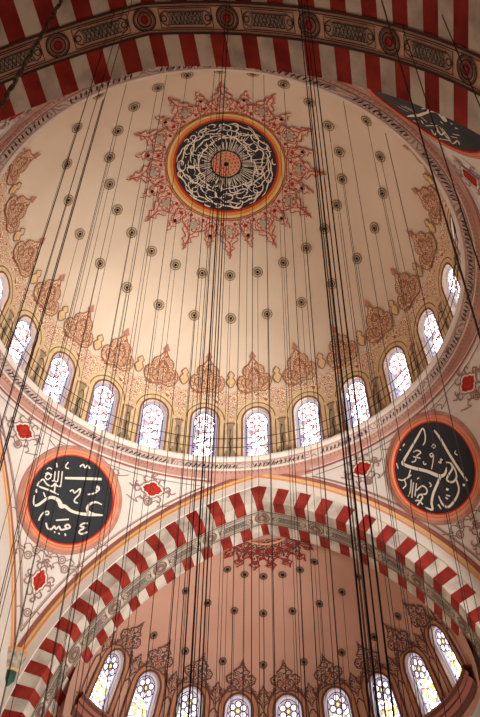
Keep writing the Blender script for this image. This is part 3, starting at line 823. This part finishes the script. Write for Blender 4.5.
for nm, rz, lb in QUAD:
    o = pendentive(nm, rz, lb); pends.append(o)
    for z, t, sz, tall, turn in ((-.145, .64, .98, .56, 0), (-.145, -.64, .98, .56, 0), (-.625, 0, .60, 1.35, 0)):
        p, x, y, n = frame_at(z, t)
        cartouche(sz, tall).build('painted_cartouche', on_pend(p, x, y), o, .02)
    # border lines that follow the edges, with a small roundel at each turn
    a = Art()
    for t in (-1, 1):
        pts = [(z, t) for z in np.linspace(-.075, -.90, 50)]
    def edge_pt(z, inset, sgn):
        """inset metres in from the arch edge along the section"""
        L_ = (pend(z, 1) - pend(z, 0)).length
        return sgn * max(0, 1 - inset / max(L_, 1e-3))
    def ribbon3(path, hw, m, of):
        g = Geo(); P = [Vector(p) for p in path]; rows = []
        for j, p in enumerate(P):
            d = (P[min(j + 1, len(P) - 1)] - P[max(j - 1, 0)]).normalized(); n = Vector((-p.x, -p.y, -3)); n = (n - d * n.dot(d)).normalized(); s_ = d.cross(n)
            rows.append([p + n * of - s_ * hw, p + n * of + s_ * hw])
        return rows
    g = Geo()
    for sgn in (-1, 1):
        for inset, hw, m in ((.05, .06, 0), (.34, .028, 1), (.42, .012, 1)):
            g.grid(ribbon3([pend(z, edge_pt(z, inset, sgn)) for z in np.linspace(-.10, -.935 + inset * .28, 60)], hw, m, .03), m)
    for zz, hw, m in ((-.075, .05, 0), (-.098, .02, 1)):
        g.grid(ribbon3([pend(zz, t) for t in np.linspace(-.9, .9, 60)], hw, m, .03), m)
    g.build('painted_border', ['dusty_pink', 'mauve_line'], o)
    a = Art()
    for z, t in ((-.12, .18), (-.12, -.18), (-.20, .75), (-.20, -.75), (-.42, .78), (-.42, -.78), (-.55, .55), (-.55, -.55), (-.52, .35), (-.52, -.35), (-.76, 0)):
        p, x, y, n = frame_at(z, t); q = Art()
        q.ring(0, 0, .17, .03, 'mauve_line', 1, 16); q.ring(0, 0, .08, .02, 'mauve_line', 1, 10)
        for e in (-1, 1):
            q.ribbon(smooth_line([(e * .17, 0), (e * .4, .16), (e * .62, .02), (e * .5, -.12), (e * .85, -.02), (e * 1.1, .1)], 4), .024, 'mauve_line', 1)
        q.build('painted_scroll', on_pend(p, x, y), o, .02)

# ================================================================== CALLIGRAPHY ROUNDELS
def roundel(key, az, label):
    p, x, y, n = frame_at(-.297, 0)
    base = on_pend(p, x, y)
    c = Matrix.Rotation(az - PI / 4, 4, 'Z') @ p
    rot = Matrix.Rotation(az - PI / 4, 3, 'Z')
    root = empty('calligraphy_roundel', c)
    tag(root, label, 'roundel', 'calligraphy roundels on the corner walls')
    f = lambda u_, v_, o: rot @ base(u_ * .97, v_ * .97, o) - c
    def ringgeo(nm, prof, m, par=root):
        g = Geo()
        for j in range(len(prof) - 1):
            g.grid([[f(r * math.cos(2 * PI * q / 80), r * math.sin(2 * PI * q / 80), z) for q in range(80)] for r, z in (prof[j], prof[j + 1])], 0, True)
        return g.build(nm, [m], par)
    a = Art(); a.fill([(2.13 * math.cos(2 * PI * q / 64), 2.13 * math.sin(2 * PI * q / 64)) for q in range(64)], 'black_ground', 0, .4)
    a.build('disc', f, root, .06)
    ringgeo('inner_rim', [(2.10, .06), (2.11, .09), (2.155, .10), (2.165, .08)], 'roundel_red')
    rim = ringgeo('rim', [(2.16, .08), (2.19, .12), (2.32, .13), (2.40, .11), (2.43, .08)], 'roundel_orange')
    ringgeo('fine_line', [(2.275, .135), (2.295, .135)], 'roundel_red', rim)
    ringgeo('outer_rim', [(2.42, .08), (2.46, .07), (2.56, .06), (2.62, .03), (2.64, -.02)], 'roundel_pink')
    a = Art()
    for st in TEXT[key]:
        k_ = .74 if key == 'near' else 1
        pts = [(q[0] * k_, q[1] * k_, q[2]) for q in st]
        pts = [q for q in pts if math.hypot(q[0], q[1]) < 2.05]
        if len(pts) < 2: continue
        P = smooth_line(pts, 5)
        a.ribbon([(q[0], q[1]) for q in P], [max(.02, q[2] * .8) for q in P], 'ivory', 0)
    a.build('lettering', f, root, .075)
    return root
roundel('left', R_(135.4), 'black orange-rimmed roundel with a level bar above its white lettering, on the whitest corner wall')
roundel('right', R_(46.3), 'black orange-rimmed roundel with large slanting white strokes meeting like a triangle')
roundel('near', R_(-45.5), 'black lettered roundel partly hidden behind the striped arch overhead')

# ================================================================== FAR HALF DOME
YC = 1.28
SEMI = Profile([(.89, -1.13), (.887, -1.05), (.874, -.95), (.838, -.83), (.785, -.715), (.735, -.645), (.678, -.588), (.582, -.483), (.489, -.405), (.40, -.341), (.317, -.295),
                (.2, -.25), (.1, -.230), (0, -.224)], (0, YC * S))
SOP = Opening(SEMI, .70, -.965, -.705)
CUT = (1.36 - YC) * S
sang = [R_(18 * k) for k in range(1, 10)]
semi = shell('ceiling_half_dome', SEMI, SOP, sang, 0, PI, R_(18), 'semi_plaster', clip=CUT)
tag(semi, 'rosy plaster half dome behind the striped arch with a row of windows', 'half dome', kind='structure')
sw = window(SEMI, SOP, 8.6, 25, tilt=.2, mats=dict(jamb='jamb', glass='semi_glass', lines=[(.05, .06, 'semi_line'), (.2, .1, 'semi_gold'), (.34, .035, 'semi_line')]))
sws = place_windows(sw, SEMI, SOP, 8.6, [R_(180 - 18 * k) for k in range(1, 10)], 25)
for k, o in enumerate(sws):
    tag(o, 'arched stained glass window in the rosy half dome, %s along the row from the stone capital' % NUM[k], 'window', 'stained glass windows of the half dome', 'structure')
# filler wall between the arch and the half dome
g = Geo(); inn, out = [], []
for j in range(61):
    q = j / 60
    side = -1 if q < .5 else 1
    tm = math.degrees(math.acos(XC / RIN)); tt = tm * (1 - abs(2 * q - 1)) - 8 * abs(2 * q - 1)
    x, z = arc(tt, RIN + .012, side); out.append(Vector((x * S, (YF + .27) * S, z * S + Z0)))
for p in out:
    zz = min((p.z - Z0) / S, SEMI.z[-1]); v = float(np.interp(min(p.z, SEMI.z[-1]), SEMI.z, SEMI.s)); r = SEMI.R(v)
    # nearest point of the half dome's cut edge in the arch plane, along the ray from the arch's middle height
    best = None
    for vv in np.linspace(0, SEMI.L, 160):
        rr = SEMI.R(vv)
        if rr < CUT: continue
        xx = math.copysign(math.sqrt(rr * rr - CUT * CUT), p.x if abs(p.x) > .01 else 1); d = (xx - p.x) ** 2 + (SEMI.Z(vv) - p.z) ** 2
        if best is None or d < best[0]: best = (d, xx, SEMI.Z(vv))
    inn.append(Vector((best[1], YC * S + CUT, best[2])))
g.grid([out, inn]); fw = g.build('wall_arch_return', ['semi_plaster'])
tag(fw, 'narrow rosy wall strip joining the striped arch to the half dome', 'wall', kind='structure')

fb = SEMI.at_z(-.70); ft = SEMI.at_z(-.572)
a = Art(); H = ft - fb; Wd = .76
# crowning ornament of each window: ogee arch with volutes and a pointed palmette
h = [(0, .0), (.4, .02), (.75, -.06), (.9, .08), (.6, .16), (.95, .26), (1, .40), (.72, .52), (.4, .5), (.55, .62), (.28, .70), (.12, .80), (0, 1)]
P = half_to_poly([(u_ * Wd, fb + .1 + v_ * (H - .1)) for u_, v_ in h])
a.fill(P, 'scroll_semi', 3, .4); a.ribbon(P, .04, 'semi_line', 4, True)
for e in (-1, 1):
    a.ribbon(smooth_line([(e * .1, fb + .15), (e * .45, fb + .4), (e * .3, fb + .7), (e * .1, fb + .5), (e * .25, fb + .4)], 4), .035, 'semi_line', 5)
    a.ribbon(smooth_line([(e * .5, fb + .25), (e * .75, fb + .02), (e * .95, fb - .25), (e * 1.02, fb - .1), (e * 1.08, fb + .1)], 4), .05, 'semi_line', 5)
a.disc(0, fb + .5, .09, 'brick_line', 5, 8)
for e in (-1, 1):
    a.ribbon(smooth_line([(e * .62, fb + .12), (e * .9, fb + .05), (e * 1.05, fb - .22), (e * 1.22, fb - .3), (e * 1.2, fb - .08)], 4), .07, 'scroll_semi', 3)
spread(axis_part(a, 'painted_fleuron', SEMI, semi), sang)
a = Art(); fb3 = SEMI.at_z(-.745)
h = [(0, -.3), (.3, 0), (.8, .12), (1, .34), (.5, .5), (.6, .64), (.2, .78), (0, 1)]
P = half_to_poly([(u_ * .38, fb3 + v_ * .95) for u_, v_ in h]); a.fill(P, 'scroll_semi', 3, .4); a.ribbon(P, .035, 'semi_line', 4, True); a.disc(0, fb3 + .3, .1, 'semi_gold', 5, 8)
spread(axis_part(a, 'painted_finial', SEMI, semi), [R_(9 + 18 * k) for k in range(10)])
a = Art(); zt = SEMI.at_z(-.80)
for e in (-.22, .22): a.ribbon([(e, .3), (e, zt)], .035, 'semi_line', 3, seg=.4)
a.ribbon(smooth_line([(-.22, zt), (0, zt + .25), (.22, zt)], 4), .035, 'semi_line', 3)
spread(axis_part(a, 'pier_panel', SEMI, semi), [R_(9 + 18 * k) for k in range(10)])
# crest ornament at the crown, half of a round medallion
crest = Art()
def pt(r, deg): return (r * math.cos(R_(deg)), r * math.sin(R_(deg)))
y0 = CUT + .05
arcp = [pt(1.75 + .1 * abs(math.sin(R_(d) * 10)), d) for d in range(28, 153, 3)]
crest.fill([(-1.75, y0)] + arcp[::-1] + [(1.75, y0)], 'scroll_crest', 2, .35)
crest.ribbon(arcp, .05, 'semi_line', 3)
crest.ribbon([pt(1.15, d) for d in range(45, 136, 5)], .05, 'salmon', 3)
crest.ribbon([pt(1.35 + .12 * math.cos(R_(d) * 20), d) for d in range(38, 143, 2)], .03, 'semi_line', 3)
for k in range(-3, 4):
    d0 = 90 + 18.5 * k; t = R_(d0)
    hh = [(0, 2.68), (.12, 2.5), (.24, 2.4), (.1, 2.26), (.16, 2.1), (.36, 1.96), (.3, 1.7)] if abs(k) < 3 else [(0, 2.5), (.1, 2.36), (.22, 2.2), (.12, 2.0), (.2, 1.75)]
    L = hh + [(-x, y) for x, y in reversed(hh) if x > 0]
    W_ = [(y * math.cos(t) + x * math.sin(t), y * math.sin(t) - x * math.cos(t)) for x, y in L]
    W_ = [(x, max(y, y0)) for x, y in W_]
    crest.fill(W_, 'scroll_crest', 2, .4); crest.ribbon(W_, .035, 'crest_line', 4)
    c = (2.3 * math.cos(t), max(2.3 * math.sin(t), y0)); crest.disc(c[0], c[1], .1, 'crest_line', 5, 8)
    c2 = pt(1.55, d0); crest.disc(c2[0], max(c2[1], y0), .14, 'crest_line', 5, 8)
PS = polar(SEMI)
crest.build('painted_crest', lambda u, v, o: PS(u * 1.12, max(v * 1.08, y0), o), semi)
# hook rosettes of the half dome
ros_proto = dark_rosette().build('hook_rosette', lambda u, v, o: Vector((u, v, o))); ros_used = False
for nm, z, n, a0 in (('upper', -.295, 6, 90 + 45), ('middle', -.405, 8, 90 + 63), ('lower', -.589, 8, 90 + 63)):
    for k in range(n):
        hooks.append(('half ' + nm, k, place_rosette(SEMI, R_(a0 - 18 * k), SEMI.at_z(z), semi)))
# cornice below the half dome windows
g = Geo()
pr = [(.89, -.985), (.845, -.985), (.84, -1.0), (.85, -1.015), (.862, -1.025), (.858, -1.04), (.875, -1.055), (.89, -1.09)]
for j in range(len(pr) - 1):
    g.grid([[((r * math.cos(t)) * S, (YC + r * math.sin(t)) * S, z * S + Z0) for t in np.linspace(.088, PI - .088, 90)] for r, z in (pr[j], pr[j + 1])], (0, 1, 2, 1, 2, 1, 2)[j])
c2 = g.build('trim_2', ['semi_gold', 'dusty_pink', 'semi_line'])
tag(c2, 'brown moulded cornice under the half dome windows', 'cornice', kind='structure')

# near half dome above the viewer, plain from here
nsemi = Profile([(.79, -1.13), (.785, -.862), (.772, -.783), (.747, -.703), (.702, -.618), (.582, -.483), (.489, -.405), (.317, -.295), (.2, -.25), (.1, -.230), (0, -.224)], (0, -1.60 * S))
g = Geo()
for j in range(30):
    v0, v1 = nsemi.L * j / 30, nsemi.L * (j + 1) / 30
    g.grid([[nsemi.P(t, v) for t in np.linspace(PI, 2 * PI, 49)] for v in (v0, v1)])
ns = g.build('ceiling_near_half_dome', ['semi_plaster'], smooth=True)
tag(ns, 'plain half dome above the viewer on the near side of the striped arch', 'half dome', kind='structure')

# ================================================================== CAPITAL, FLOOR
cap = empty('carved_capital', (-10.82, 10.82, Z0 - 10.4)); cap.scale = (.78, .78, .78)
tag(cap, 'carved stone corner capital where two striped arches meet, green block below', 'capital')
def cap_part(nm, prof, m, k=16, flute=.0):
    g = Geo()
    for j in range(len(prof) - 1):
        g.grid([[((r + flute * (q % 2)) * math.cos(2 * PI * q / k), (r + flute * (q % 2)) * math.sin(2 * PI * q / k), z) for q in range(k)] for r, z in (prof[j], prof[j + 1])], 0, True)
    g.quad([(prof[-1][0] * math.cos(2 * PI * q / k), prof[-1][0] * math.sin(2 * PI * q / k), prof[-1][1]) for q in range(k)])
    return g.build(nm, [m], cap)
cap_part('abacus', [(.30, 1.35), (.82, 1.33), (.82, 1.2), (.74, 1.14)], 'orange_line', 24)
cap_part('muqarnas', [(.76, 1.16), (.72, .9), (.60, .7), (.58, .5), (.48, .3)], 'capital_stone', 20, .07)
cap_part('necking', [(.52, .32), (.56, .24), (.5, .16)], 'gold_band', 24)
cap_part('shaft', [(.40, .2), (.36, -.35), (.05, -.6)], 'capital_green', 24)

g = Geo(); g.quad([(-32, -36, 0), (32, -36, 0), (32, 36, 0), (-32, 36, 0)])
fl_ = g.build('floor', ['carpet']); tag(fl_, 'unseen tan carpeted floor far below', 'floor', kind='structure')

for nm, pts, lb in (('wall_near', [(-32, -30), (32, -30)], 'plain wall behind the viewer'), ('wall_far', [(-32, 26), (32, 26)], 'plain wall below the far half dome'), ('wall_left', [(-26, -30), (-26, 26)], 'plain wall beyond the side arch')):
    g = Geo(); g.quad([(pts[0][0], pts[0][1], 0), (pts[1][0], pts[1][1], 0), (pts[1][0], pts[1][1], 31), (pts[0][0], pts[0][1], 31)])
    wl = g.build(nm, ['white_plaster']); tag(wl, lb, 'wall', kind='structure')

# ================================================================== HANGING CABLES
def unit_cable(r):
    g = Geo(); g.tube([(0, 0, 0), (0, 0, -1)], r, 5)
    return g.build('hanging_cable', ['cable_dark'])
thin = unit_cable(.0105); brown = None
first_used = {}
ZB = 4.2
def cable(proto, p, label, group, mat=None):
    key = proto.name
    if key not in first_used: o = proto; first_used[key] = 1
    else:
        o = proto.copy(); COL.objects.link(o)
    o.location = p; o.scale = (1, 1, p[2] - ZB)
    tag(o, label, 'cable', group)
    return o
RING = {'inner': 'inner dome rosettes', 'outer': 'outer dome rosettes', 'crown': 'crown medallion points',
        'half upper': 'upper half-dome rosettes', 'half middle': 'middle half-dome rosettes', 'half lower': 'lower half-dome rosettes'}
for ring_, k, p in hooks:
    if ring_ in ('inner', 'outer'): lab = 'thin dark cable from the %s, %s clockwise from the overhead arch' % (RING[ring_], NUM[k])
    elif ring_ == 'crown': lab = 'thin dark cable from the %s, %s anticlockwise' % (RING[ring_], NUM[k])
    else: lab = 'thin dark cable from the %s, %s from the capital side' % (RING[ring_], NUM[k])
    cable(thin, p, lab, 'cables from the ' + RING[ring_])

def chain(p, r, pitch, mat, label, name='hanging_chain', zb=ZB):
    """a run of links, each drawn as a swelling of the line, twisting a quarter turn from link to link"""
    n = int((p[2] - zb) / pitch); g = Geo(); rows = []
    for j in range(n):
        z = -j * pitch
        ax = (1, .45) if j % 2 else (.45, 1)
        for f, s_ in ((0, .35), (.25, 1), (.75, 1)):
            rows.append([(ax[0] * r * s_ * math.cos(q * PI / 3), ax[1] * r * s_ * math.sin(q * PI / 3), z - f * pitch) for q in range(6)])
    g.grid(rows, 0, True)
    o = g.build(name, [mat]); o.location = p; o.rotation_euler = (0, .055, 0)
    return tag(o, label, 'chain')
XTRA = [([-0.1871, -1.42, -0.2757], 0.085, 'thick greenish chain hanging close overhead beside the striped arch'), ([0.0248, -1.42, -0.2185], 0.009, 'thin cable crossing the overhead arch, closest to the thick greenish chain'), ([0.0071, -1.42, -0.2136], 0.008, 'thin cable paired beside another where they cross the overhead arch near the greenish chain'), ([0.4761, -1.42, -0.4416], 0.012, 'dark cable of the slanting bundle, the one closest to the crown medallion'), ([0.4841, -1.42, -0.4476], 0.014, 'dark cable of the slanting bundle, heaviest in its middle'), ([0.491, -1.42, -0.4528], 0.009, 'dark cable of the slanting bundle, finest strand'), ([0.4986, -1.42, -0.4587], 0.012, 'dark cable of the slanting bundle, the strand farthest from the crown medallion'), ([0.299, -1.42, -0.329], 0.011, 'dark cable crossing the overhead arch above the crown medallion centre'), ([0.2911, -1.42, -0.3249], 0.008, 'fine cable crossing the overhead arch beside the one over the medallion centre'), ([0.6763, -1.42, -0.6243], 0.017, 'brown cable crossing the overhead arch in front of the half-hidden roundel'), ([0.7299, -1.323, -0.6876], 0.013, 'thin dark cable hooked to the overhead arch soffit above the half-hidden roundel'), ([0.8129, -1.3797, -0.8034], 0.014, 'thin dark cable hooked to the overhead arch soffit by its outermost band medallion'), ([-0.0786, -1.3202, -0.2351], 0.012, 'fine cable hooked to the overhead arch soffit beside the thick greenish chain'), ([0.0, 0.0, 1.115], 0.024, 'dark cable of the bundle from the crown medallion centre, thickest of the four'), ([-0.012, 0.004, 1.115], 0.02, 'dark cable of the bundle from the crown medallion centre, second thickest of the four'), ([0.014, -0.01, 1.115], 0.013, 'dark cable of the bundle from the crown medallion centre, finest of the four'), ([-0.022, -0.012, 1.115], 0.016, 'dark cable of the bundle from the crown medallion centre, slightly apart of the four'), ([-0.4473, -0.5859, 0.8248], 0.02, 'heavier dark cable of the pair from the dome edge nearest the thick chain'), ([-0.4605, -0.5725, 0.8272], 0.018, 'dark cable running beside its twin from the dome edge near the thick chain'), ([0.7851, -0.2645, 0.7178], 0.016, 'dark cable from the dome edge passing the window beside the railing end')]
for p, r, lab in XTRA:
    P = (p[0] * S, p[1] * S, p[2] * S + Z0)
    if "chain" in lab[:20] and r > .015: chain(P, r, r * 5, "chain_green" if "green" in lab else "cable_dark", lab)
    else:
        g = Geo(); g.tube([(0, 0, 0), (0, 0, ZB - P[2])], r, 5); o = g.build('hanging_cable', ['cable_brown' if 'brown' in lab else 'cable_dark']); o.location = P; tag(o, lab, 'cable')

# ================================================================== CAMERA
def cam_matrix(yaw, pitch, roll, loc):
    cy, sy, cp, sp = math.cos(yaw), math.sin(yaw), math.cos(pitch), math.sin(pitch)
    f = Vector((-sy * cp, cy * cp, sp)); r = Vector((cy, sy, 0)); u_ = r.cross(f)
    cr, sr = math.cos(roll), math.sin(roll)
    r2 = r * cr + u_ * sr; u2 = -r * sr + u_ * cr
    return Matrix(((r2.x, u2.x, -f.x, loc[0]), (r2.y, u2.y, -f.y, loc[1]), (r2.z, u2.z, -f.z, loc[2]), (0, 0, 0, 1)))
cd = bpy.data.cameras.new('camera'); cam = bpy.data.objects.new('camera', cd); COL.objects.link(cam)
cam.matrix_world = cam_matrix(0.17674, 0.83830, 0.01821, (4.9142, -22.4420, Z0 + -29.2918))
cd.sensor_fit = 'VERTICAL'; cd.sensor_height = 36; cd.lens = 882.3234 * 36 / 717; cd.clip_end = 300
scene.camera = cam

# ================================================================== LIGHT
w = bpy.data.worlds.new('world'); scene.world = w; w.use_nodes = True
bg = w.node_tree.nodes['Background']; bg.inputs[0].default_value = (1, .96, .91, 1); bg.inputs[1].default_value = .18
def area(name, loc, target, size, power, col):
    l = bpy.data.lights.new(name, 'AREA'); l.energy = power; l.size = size; l.color = col
    o = bpy.data.objects.new(name, l); COL.objects.link(o); o.location = loc
    o.rotation_euler = (Vector(target) - Vector(loc)).to_track_quat('-Z', 'Y').to_euler()
    return o
def lamp(name, loc, power, col, rad=1.2):
    l = bpy.data.lights.new(name, 'POINT'); l.energy = power; l.color = col; l.shadow_soft_size = rad
    o = bpy.data.objects.new(name, l); COL.objects.link(o); o.location = loc
    return o
d = area('daylight_side_windows', (28, -13, 8), (-5, 7, 33), 13, 2700, (1, .97, .95)); d.data.spread = R_(56)
for x, y in ((-5, 7), (5, 7), (0, 12)): lamp('warm_fill_lamp', (x, y, 4), 1150, (1, .89, .79))  # warm fill from below, at the level of the unseen chandeliers
lamp('warm_fill_lamp', (0, -13, 4), 560, (1, .56, .42))  # added lamp, no known source, to warm the overhead arch

scene.view_settings.view_transform = 'Standard'; scene.view_settings.look = 'None'
scene.view_settings.exposure = 0.07; scene.view_settings.gamma = 1; scene.view_settings.use_curve_mapping = False
try:
    scene.cycles.use_denoising = True
    scene.cycles.max_bounces = 6; scene.cycles.diffuse_bounces = 4; scene.cycles.sample_clamp_indirect = 8
except Exception: pass
